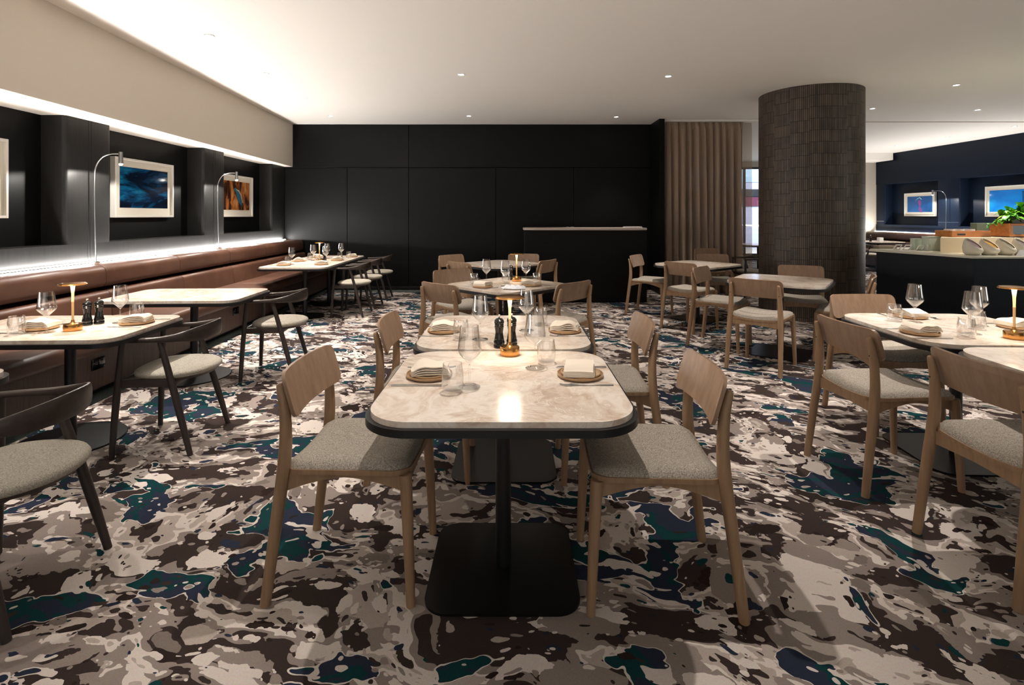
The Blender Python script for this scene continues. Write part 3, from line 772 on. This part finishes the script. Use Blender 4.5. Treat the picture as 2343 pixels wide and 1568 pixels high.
# ------------------------------------------------------------------ tableware
ZT, ZL = .722, .705
def make_wineglass():
    t = thing('wine_glass', '', 'wine glass')
    prof = [(0, 0), (.030, .0), (.0405, .001), (.0405, .0025), (.020, .0045), (.008, .009), (.0045, .02), (.0040, .05), (.0042, .082), (.008, .091), (.024, .108), (.0385, .124), (.0445, .134), (.0448, .140), (.0425, .155), (.038, .19), (.0335, .228),
            (.0325, .228), (.037, .19), (.0413, .155), (.0434, .140), (.043, .135), (.037, .1255), (.023, .1105), (.006, .097), (0, .096)]
    i = 9
    link('foot', lathe(nb(), prof[:6]+[(.005, .0092), (0, .0092)], 32), M['glass'], t)
    link('stem', lathe(nb(), [(0, .0092)]+[(.005, .0092)]+prof[6:9]+[(0, .0825)], 16), M['glass'], t)
    link('bowl', lathe(nb(), [(0, .0825)]+prof[9:], 36), M['glass'], t)
    return t
def make_tumbler():
    prof = [(0, 0), (.033, 0), (.037, .004), (.0395, .02), (.0400, .045), (.0385, .075), (.0345, .103), (.0335, .103), (.0375, .075), (.0388, .045), (.0382, .02), (.035, .012), (0, .010)]
    return tag(link('tumbler', lathe(nb(), prof, 36), M['glass']), '', 'tumbler')
def make_lamp():
    t = thing('table_lamp', '', 'lamp')
    link('base', lathe(nb(), [(0, 0), (.043, 0), (.0445, .002), (.0445, .036), (.042, .039), (.018, .040), (.010, .046), (.0065, .06), (0, .06)], 40), M['brass'], t)
    link('stem', lathe(nb(), [(0, .05), (.0058, .05), (.0058, .16), (.0064, .161), (.0064, .166), (.0056, .167), (.0065, .21), (.0115, .262), (0, .262)], 18), M['satin'], t)
    s = link('shade', lathe(nb(), [(0, .271), (.03, .272), (.062, .268), (.067, .262), (.066, .260), (.03, .2625), (0, .2625)], 44), M['brass'], t)
    link('diffuser', lathe(nb(), [(.013, .2605), (.045, .2605), (.045, .2585), (.013, .2585)], 32), M['warm_on'], s)
    light('lamp_glow', 'AREA', (0, 0, .2565), 1.3, (1, .84, .66), (0, 0, 0), t, shape='DISK', size=.09)
    return t
def make_mill():
    t = thing('pepper_mill', '', 'pepper mill')
    prof = [(0, 0), (.0255, 0), (.027, .004), (.027, .014), (.024, .018), (.0265, .022), (.0265, .03), (.0235, .035), (.0225, .045), (.019, .066), (.0185, .078), (.0215, .098), (.0225, .102), (.0205, .106), (.0225, .110), (.0205, .114), (.0195, .116)]
    link('body', lathe(nb(), prof+[(0, .116)], 32), M['black_gloss'], t)
    link('head', lathe(nb(), [(0, .116), (.0225, .1165), (.024, .123), (.0225, .132), (.015, .140), (.006, .143), (0, .143)], 32), M['black_gloss'], t)
    link('knob', lathe(nb(), [(0, .142), (.003, .142), (.0035, .148), (.0065, .152), (.0062, .157), (.003, .160), (0, .160)], 18), M['chrome'], t)
    return t
def plate_bm(r, h, wall=.005):
    return lathe(nb(), [(0, 0), (r*.78, 0), (r*.93, .003), (r, h*.55), (r, h), (r-wall*.6, h+.0005), (r-wall, h*.7), (r*.88, .0055), (r*.7, .0045), (0, .0045)], 48)
def make_napkin(seed):
    rnd = random.Random(seed); bm = nb(); p = [rnd.uniform(0, 6) for _ in range(5)]
    L = 4
    for k in range(L):
        w, d = .150-.003*k, .118-.002*k; z0 = .0005+.0052*k
        def f(u, v, w=w, d=d, z0=z0, k=k):
            x = (u-.5)*w; y = (v-.5)*d
            lift = .010*math.exp(-((u-.35)/.33)**2)+.004*sin(5*u+p[0])*sin(3*v+p[1])+.002*sin(11*u+p[2])
            droop = -.009*max(0, abs(u-.5)*2-.72)/.28
            x += .004*sin(4*v+p[3]+k*.6); y += .003*sin(5*u+p[4]+k*.4)
            return Vector((x, y, max(z0+(lift+.006)*(.25+.25*k)+droop*(1 if k else .4), z0-.002*0)))
        shell_grid(bm, f, 18, 12, lambda u, v: Vector((0, 0, .0046)))
    return tag(link('folded_napkin', bm, M['cloth'], ang=60), '', 'napkin')
def make_fork():
    bm = nb(); box(bm, -.10, .03, -.0035, .0035, .001, .0035, .001, 1)
    tube(bm, smooth_path([(.03, 0, .0022, .0035), (.05, 0, .004, .0045), (.062, 0, .003, .008)], 3), 8)
    for y in (-.009, -.003, .003, .009): tube(bm, smooth_path([(.060, y*.8, .003, .0017), (.08, y, .002, .0014), (.102, y, .006, .0008)], 3), 6)
    return tag(link('fork', bm, M['steel']), '', 'fork')
def make_knife():
    bm = nb(); box(bm, -.105, -.005, -.0055, .0055, .0005, .0045, .0015, 2)
    poly_prism(bm, [(-.005, -.005), (.08, -.0095), (.098, -.006), (.106, .004), (.10, .007), (-.005, .005)], .001, .003, .0005, 1)
    return tag(link('knife', bm, M['steel']), '', 'knife')
wine = Spawner(make_wineglass()); tumb = Spawner(make_tumbler()); lampS = Spawner(make_lamp()); mill = Spawner(make_mill())
plA = Spawner(tag(link('dinner_plate', plate_bm(.091, .014), M['plate']), '', 'plate')); plB = Spawner(tag(link('side_plate', plate_bm(.078, .012), M['plate2']), '', 'plate'))
nap = [Spawner(make_napkin(s)) for s in (1, 2, 3)]
forkS = Spawner(make_fork()); knifeS = Spawner(make_knife())
ns = [0]
def setting(x, y, z, deg, where, cut=True, rot=0, flat=0):
    a = deg*D; i = ns[0]; ns[0] += 1; z += .0004
    plA((x, y, z), a, 'lower tan plate of the '+where, 'tan dinner plates')
    plB((x+.002, y+.001, z+.0062), a+.4, 'upper smaller plate of the '+where, 'pale side plates')
    nap[i % 3]((x+.004*cos(a), y+.004*sin(a), z+.0165), a+rot, 'folded cream napkin on the '+where, 'folded napkins')
    if cut:
        cx, cy = -sin(a), cos(a)
        knifeS((x-cx*.118-cos(a)*.02, y-cy*.118-sin(a)*.02, z), a, 'steel knife beside the '+where, 'knives')
        forkS((x+cx*.116-cos(a)*.01, y+cy*.116-sin(a)*.01, z), a, 'steel fork beside the '+where, 'forks')
# nearest centre table
setting(-.327, 2.08, ZT, 0, 'left place setting of the nearest centre table', rot=.12)
setting(.270, 2.08, ZT, 180, 'right place setting of the nearest centre table', rot=1.45)
wine((-.158, 1.948, ZT), 0, 'wine glass left of the lamp on the nearest centre table', 'wine glasses')
wine((.096, 2.187, ZT), 0, 'wine glass right of the lamp on the nearest centre table', 'wine glasses')
tumb((-.215, 1.895, ZT), 0, 'tumbler at the front left of the nearest centre table', 'tumblers')
tumb((.148, 2.258, ZT), 0, 'tumbler behind the right wine glass of the nearest centre table', 'tumblers')
lampS((-.010, 2.40, ZT), 0, 'brass disc table lamp on the nearest centre table', 'brass table lamps')
# second centre table
mill((-.062, 2.53, ZT), 0, 'black pepper mill standing left behind the nearest brass lamp', 'pepper mills')
mill((-.001, 2.56, ZT), 0, 'black pepper mill half hidden by the stem of the nearest brass lamp', 'pepper mills')
setting(-.372, 2.88, ZT, 0, 'left place setting of the second centre table', rot=.1)
setting(.290, 2.88, ZT, 180, 'right place setting of the second centre table', rot=-.15)
wine((-.163, 2.69, ZT), 0, 'wine glass at the left of the second centre table', 'wine glasses')
wine((.080, 2.90, ZT), 0, 'wine glass at the right of the second centre table', 'wine glasses')
tumb((-.262, 2.69, ZT), 0, 'tumbler over the left plate of the second centre table', 'tumblers')
tumb((.165, 3.04, ZT), 0, 'tumbler at the back right of the second centre table', 'tumblers')
# third centre table
setting(-.262, 4.66, ZT, 45, 'left place setting of the third centre table', rot=.3)
setting(.175, 4.76, ZT, 135, 'right place setting of the third centre table', rot=.2)
wine((-.24, 4.92, ZT), 0, 'left wine glass on the third centre table', 'wine glasses')
wine((-.06, 4.72, ZT), 0, 'middle wine glass on the third centre table', 'wine glasses')
wine((.132, 4.93, ZT), 0, 'right wine glass on the third centre table', 'wine glasses')
tumb((-.35, 4.84, ZT), 0, 'tumbler at the left of the third centre table', 'tumblers')
tumb((.23, 4.88, ZT), 0, 'tumbler at the right of the third centre table', 'tumblers')
tumb((-.055, 4.93, ZT), 0, 'tumbler behind the middle wine glass of the third centre table', 'tumblers')
lampS((.045, 5.08, ZT), 0, 'brass disc table lamp on the third centre table', 'brass table lamps')
mill((-.012, 5.19, ZT), 0, 'black pepper mill beside the lamp of the third centre table', 'pepper mills')
bm = nb(); rnd = random.Random(4)
def crum(u, v):
    x = (u-.5)*.2; y = (v-.5)*.14; rr = max(abs(u-.5), abs(v-.5))*2
    return Vector((x+.01*sin(9*v), y+.01*sin(8*u), .002+(.022*(abs(sin(13*u+3*v))*abs(cos(11*v-2*u)))+.006)*(1-rr**4)))
shell_grid(bm, crum, 26, 22, lambda u, v: Vector((0, 0, .0015)))
o = tag(link('crumpled_napkin', bm, mat('white_napkin', (.8, .82, .86), .9)), 'crumpled white napkin at the front of the third centre table', 'napkin'); o.location = (.015, 4.56, ZT+.0045)
# set bench table
k = 1.02
setting(-2.72, 3.02, ZL, 0, 'left place setting of the bench table with the lamp', rot=.1)
setting(-2.275, 3.18, ZL, 180, 'right place setting of the bench table with the lamp', rot=.2)
wine((-2.60, 2.93, ZL), 0, 'wine glass at the left of the bench table with the lamp', 'wine glasses')
wine((-2.39, 3.20, ZL), 0, 'wine glass right of the lamp on the set bench table', 'wine glasses')
tumb((-2.72, 2.88, ZL), 0, 'tumbler at the far left of the set bench table', 'tumblers')
tumb((-2.355, 3.29, ZL), 0, 'tumbler behind the right napkin of the set bench table', 'tumblers')
lampS((-2.50, 2.985, ZL), 0, 'brass disc table lamp on the set bench table', 'brass table lamps')
mill((-2.535, 3.13, ZL), 0, 'silver-topped pepper mill next to the bench table lamp', 'pepper mills')
mill((-2.50, 3.175, ZL), 0, 'silver-topped pepper mill, right one of the pair on the bench table', 'pepper mills')
# long bench table
LT3 = [(-2.985, 6.86, 0, 'nearest left place setting of the long bench table'), (-3.02, 7.45, 0, 'middle left place setting of the long bench table'), (-3.03, 8.15, 0, 'farthest left place setting of the long bench table'),
       (-2.53, 6.96, 180, 'nearest right place setting of the long bench table'), (-2.53, 7.60, 180, 'middle right place setting of the long bench table'), (-2.52, 8.25, 180, 'farthest right place setting of the long bench table')]
for x, y, a, l in LT3: setting(x, y, ZL, a, l, cut=False, rot=.2)
for x, y, l in [(-2.93, 6.98, 'nearest left'), (-2.88, 7.60, 'middle left'), (-2.80, 7.95, 'centre back'), (-2.60, 7.32, 'nearest right'), (-2.62, 8.05, 'farthest right')]:
    wine((x, y, ZL), 0, l+' wine glass on the long bench table', 'wine glasses')
for x, y, l in [(-3.0, 7.02, 'nearest left'), (-2.97, 7.72, 'middle left'), (-2.73, 7.35, 'middle'), (-2.56, 7.80, 'middle right'), (-2.5, 8.03, 'farthest right')]:
    tumb((x, y, ZL), 0, l+' tumbler on the long bench table', 'tumblers')
lampS((-2.76, 7.52, ZL), 0, 'brass disc table lamp on the long far bench table', 'brass table lamps')
mill((-2.70, 7.56, ZL), 0, 'black pepper mill beside the lamp of the long bench table', 'pepper mills')
# set table at right
setting(2.49, 3.28, ZT, -90, 'back place setting of the set table at right', rot=.1)
setting(2.20, 2.83, ZT, 0, 'front left place setting of the set table at right', rot=.15)
setting(2.86, 2.97, ZT, 180, 'place setting beside the lamp at the right photo edge', rot=.1)
wine((2.40, 3.125, ZT), 0, 'wine glass at the back of the set table at right', 'wine glasses')
wine((2.475, 2.82, ZT), 0, 'front wine glass on the set table at right', 'wine glasses')
wine((2.70, 3.03, ZT), 0, 'wine glass half hidden behind the front one at right', 'wine glasses')
tumb((2.305, 3.16, ZT), 0, 'tumbler over the back plate of the set table at right', 'tumblers')
tumb((2.37, 2.735, ZT), 0, 'tumbler at the front of the set table at right', 'tumblers')
tumb((2.60, 2.93, ZT), 0, 'tumbler between the wine glasses and the lamp at right', 'tumblers')
lampS((2.60, 2.715, ZT), 0, 'brass disc table lamp on the set table at the right photo edge', 'brass table lamps')

# ------------------------------------------------------------------ buffet counter
ZC = .95
bc = thing('buffet_counter', 'dark buffet counter with pale stone top at the right beside the column', 'counter')
outl = [(4.60, 5.23), (8.4, 5.23), (8.4, 6.75), (4.78, 6.75), (4.30, 6.32)]
bm = nb(); poly_prism(bm, outl, ZC-.022, ZC, .004, 2); M['buffet_stone'] = mat('buffet_stone', srgb(206, 200, 180), .25); link('countertop', bm, M['buffet_stone'], bc, smooth=False)
bm = nb(); poly_prism(bm, [(4.66, 5.29), (8.34, 5.29), (8.34, 6.69), (4.82, 6.69), (4.37, 6.29)], .0, ZC-.0225); link('body', bm, panel('dark_navy_panel', (.006, .008, .012)), bc, smooth=False)
# tilted serving bowls
def bowl_bm():
    prof = [(0, 0), (.05, 0), (.074, .02), (.085, .055), (.08, .09), (.066, .115), (.060, .113), (.074, .088), (.079, .055), (.068, .025), (0, .012)]
    bm = lathe(nb(), prof, 32)
    for v in bm.verts:
        if v.co.z > .03:
            k = (v.co.z-.03)/.085; v.co.z += k*(v.co.y*.75-v.co.x*.35); v.co.z += k*.010; v.co.y -= k*.02
    return bm
M['bowlw'] = mat('offwhite_bowl', srgb(222, 214, 196), .35)
bowlS = None
for i, (x, c, l) in enumerate([(4.755, srgb(120, 92, 98), 'first tilted white serving bowl from the left on the buffet, purplish grey food'), (4.925, srgb(176, 128, 20), 'tilted white serving bowl with mustard yellow food on the buffet'), (5.095, srgb(120, 116, 88), 'tilted white serving bowl with olive grey food on the buffet'), (5.265, srgb(120, 110, 104), 'tilted white serving bowl at the right photo edge of the buffet')]):
    t = thing('serving_bowl', l, 'bowl', (x, 5.42, ZC), 0, 'tilted serving bowls')
    link('shell', bowl_bm(), M['bowlw'], t)
    bm = nb(); pts = []
    lathe(bm, [(0, .103), (.02, .106), (.04, .102), (.058, .100), (.066, .09), (.06, .05), (0, .03)], 28)
    for v in bm.verts:
        k = (v.co.z-.03)/.085; v.co.z += k*(v.co.y*.75-v.co.x*.35)+k*.010+random.uniform(-.003, .003); v.co.y -= k*.02
    f = link('food', bm, mat('bowl_food', c, .6), t); f['kind'] = 'stuff'
def simple(name, label, cat, loc, bm, m, rz=0, group=None, smooth=False):
    o = link(name, bm, m, smooth=smooth); o.location = loc; o.rotation_euler = (0, 0, rz); return tag(o, label, cat, group)
M['cream'] = mat('cream_board', srgb(222, 204, 172), .6); M['sage'] = mat('sage_box', srgb(186, 196, 180), .5); M['sage_d'] = mat('grey_green_box', srgb(104, 120, 106), .5)
M['crate'] = wood('orange_timber', srgb(196, 128, 66), srgb(150, 88, 42), .5, (.3, 1, 1), 20)
simple('display_riser', 'cream display riser behind the serving bowls on the buffet', 'riser', (5.55, 6.0, ZC), poly_prism(nb(), [(-.83, -.22), (2.2, -.22), (2.2, .22), (-.44, .22)], 0, .165, .003, 2), M['cream'])
ZR = ZC+.165
def tent(w, h):
    bm = nb(); vs_ = [(-w/2, -.03, 0), (w/2, -.03, 0), (w/2+.01, 0, h), (-w/2+.01, 0, h), (-w/2, .03, 0), (w/2, .03, 0)]
    v = [bm.verts.new(p) for p in vs_]; bm.faces.new((v[0], v[1], v[2], v[3])); bm.faces.new((v[3], v[2], v[5], v[4])); bmesh.ops.solidify(bm, geom=bm.faces[:], thickness=.003); return bm
for x, y, w, h, l in [(4.97, 5.68, .075, .06, 'left one of two small white cards before the cream riser'), (5.065, 5.68, .075, .06, 'right one of two small white cards before the cream riser'), (5.16, 5.29, .10, .06, 'white card lying in front of the serving bowls')]:
    simple('label_card', l, 'card', (x, y, ZC), tent(w, h), M['paper'], group='white buffet cards')
def canister(w, h):
    bm = nb(); poly_prism(bm, rrect(w, w*.7, .012, 4), 0, h, .003, 2)
    t = thing('sage_canister', '', 'canister'); link('body', bm, M['sage'], t)
    bm = nb(); poly_prism(bm, rrect(w+.006, w*.7+.006, .014, 4), h, h+.008, .002, 2); link('lid', bm, M['sage'], t); return t
t = canister(.10, .125); t.location = (4.815, 6.25, ZC); t['label'] = 'smaller pale sage canister, left of the pair on the buffet'
t = canister(.155, .155); t.location = (4.895, 6.12, ZC); t['label'] = 'larger pale sage canister, right of the pair on the buffet'
def holder():
    bm = nb()
    for s in (-1, 1): poly_prism(bm, [(-.035, -.004), (.035, -.004), (.035, .004), (-.035, .004)], 0, .004)
    tube(bm, [(-.035, 0, .004, .006), (.0, 0, .055, .006)], 8); tube(bm, [(.035, 0, .004, .006), (.07, 0, .055, .006)], 8); tube(bm, [(.0, 0, .055, .006), (.07, 0, .055, .006)], 8); return bm
for i, (x, y, l) in enumerate([(4.60, 6.28, 'left white angled rack on the buffet end'), (4.67, 6.22, 'middle white angled rack on the buffet end'), (4.75, 6.12, 'right white angled rack in front of the sage canisters')]):
    simple('white_rack', l, 'rack', (x, y, ZC), holder(), M['white'], group='white angled racks')
simple('grey_tray', 'low taupe tray at the left end of the buffet', 'tray', (4.62, 6.50, ZC), box(nb(), -.11, .11, -.06, .06, 0, .035, .004, 2), mat('taupe_tray', srgb(150, 138, 122), .6))
o = simple('glass_jar', 'small clear glass jar in front of the sage canisters', 'jar', (4.80, 6.06, ZC), lathe(nb(), [(0, 0), (.03, 0), (.032, .01), (.03, .07), (.028, .07), (.029, .01), (0, .006)], 20), M['glass'], smooth=True)
wc = thing('wooden_crate', 'low orange wooden crate of dishes on the cream riser', 'crate', (5.17, 6.02, ZR))
bm = nb(); box(bm, -.22, .22, -.12, -.105, 0, .07, .002, 1); box(bm, -.22, .22, .105, .12, 0, .07, .002, 1); box(bm, -.22, -.205, -.105, .105, 0, .07); box(bm, .205, .22, -.105, .105, 0, .07); box(bm, -.205, .205, -.105, .105, 0, .01); link('crate_box', bm, M['crate'], wc, smooth=False)
link('dark_slot', box(nb(), -.16, -.07, -.1215, -.1202, .02, .04), M['black_metal'], wc, smooth=False)
for i, (x, l) in enumerate([(-.15, 'left'), (-.04, 'middle'), (.08, 'right')]):
    simple('white_dish', l+' white dish stacked in the orange crate', 'dish', (5.17+x, 6.02, ZR+.012), plate_bm(.05, .075), M['white'], group='dishes in the crate', smooth=True)
simple('green_grey_box', 'grey-green upright box on the riser beside the wooden shelf', 'box', (5.54, 6.15, ZR), box(nb(), -.128, .128, -.045, .045, 0, .155, .003, 2), M['sage_d'])
ws = thing('wooden_shelf', 'orange wooden display box with black front carrying the planter', 'shelf', (5.85, 5.93, ZR))
bm = nb(); box(bm, -.34, .34, -.12, .12, .01, .035, .002, 1); box(bm, -.34, .34, -.12, .12, .13, .155, .002, 1); box(bm, -.34, -.30, -.12, .12, .035, .13); box(bm, .30, .34, -.12, .12, .035, .13); link('shelf_box', bm, M['crate'], ws, smooth=False)
link('black_panel', box(nb(), -.30, .30, -.11, -.10, .036, .129), M['black_gloss'], ws, smooth=False)
for x in (-.3, 0, .3): link('foot', box(nb(), x-.02, x+.02, -.10, .10, 0, .01), M['dark_wood'], ws, smooth=False)
# potted plant
ZP = ZR+.156
pp = thing('potted_plant', 'lush bright green potted plant on the wooden display box', 'plant', (5.80, 5.93, ZP))
bm = nb(); box(bm, -.24, .24, -.10, .10, 0, .075, .004, 2); link('planter_box', bm, wood('brown_planter', srgb(64, 42, 28), srgb(42, 28, 20)), pp, smooth=False)
m = mat('bright_green_leaf', (.1, .4, .03), .4); n = N(m)
g = n.noise(n.coord(), 9, 1); n.l(n.ramp(g.outputs[0], [(.35, (.03, .20, .02)), (.55, (.12, .42, .02)), (.7, (.34, .62, .03))]), n.b.inputs['Base Color'])
bm = nb(); rnd = random.Random(11)
def leaf(bm, p, d, L, w):
    d = d.normalized(); s = d.cross(Vector((0, 0, 1)))
    if s.length < .05: s = Vector((1, 0, 0))
    s.normalize(); up = s.cross(d)
    prev = None
    for i in range(6):
        t = i/5; c = p+d*(L*t)+Vector((0, 0, -L*.45*t*t)); ww = w*sin(pi*min(t*.93+.06, 1))
        r = [bm.verts.new(c-s*ww+up*ww*.25), bm.verts.new(c), bm.verts.new(c+s*ww+up*ww*.25)]
        if prev: bm.faces.new((prev[0], prev[1], r[1], r[0])); bm.faces.new((prev[1], prev[2], r[2], r[1]))
        prev = r
for i in range(150):
    a = rnd.uniform(0, 2*pi); px = rnd.uniform(-.24, .24); el = rnd.uniform(-.3, 1.2)
    p = Vector((px, rnd.uniform(-.08, .08), .07+rnd.uniform(0, .13)*(1-abs(px)/.3)))
    leaf(bm, p, Vector((cos(a)*cos(el), sin(a)*cos(el), sin(el))), rnd.uniform(.09, .17), rnd.uniform(.022, .040))
for i in range(34): leaf(bm, Vector((-.20-.008*i, -.06+rnd.uniform(-.02, .02), .085-.003*i+rnd.uniform(-.01, .01))), Vector((rnd.uniform(-1, .2), rnd.uniform(-1, 1), rnd.uniform(-.3, .5))), .05, .016)
tag(link('foliage', bm, m, pp), kind='stuff')
# far dining things beyond the curtain gap and at the far right bench
def far_table(loc, lab, col='marble'):
    return dup(tq.p, loc, 0, lab, None)
far_table((5.45, 11.6, 0), 'white-topped far table seen through the gap left of the column')
far_table((9.0, 12.9, 0), 'far table before the dark banquette on the right')
fc = dup(arm.p, (8.45, 12.4, 0), -20*D, 'dark chair back at the far table just right of the column', AG)
simple('white_cube_holder', 'white cube on the far table left of the sage canisters', 'holder', (8.95, 12.75, ZT), box(nb(), -.05, .05, -.05, .05, 0, .1, .008, 2), M['white'])
mill((8.75, 12.8, ZT), 0, 'dark pepper mill left of the white cube on the far table', 'pepper mills')
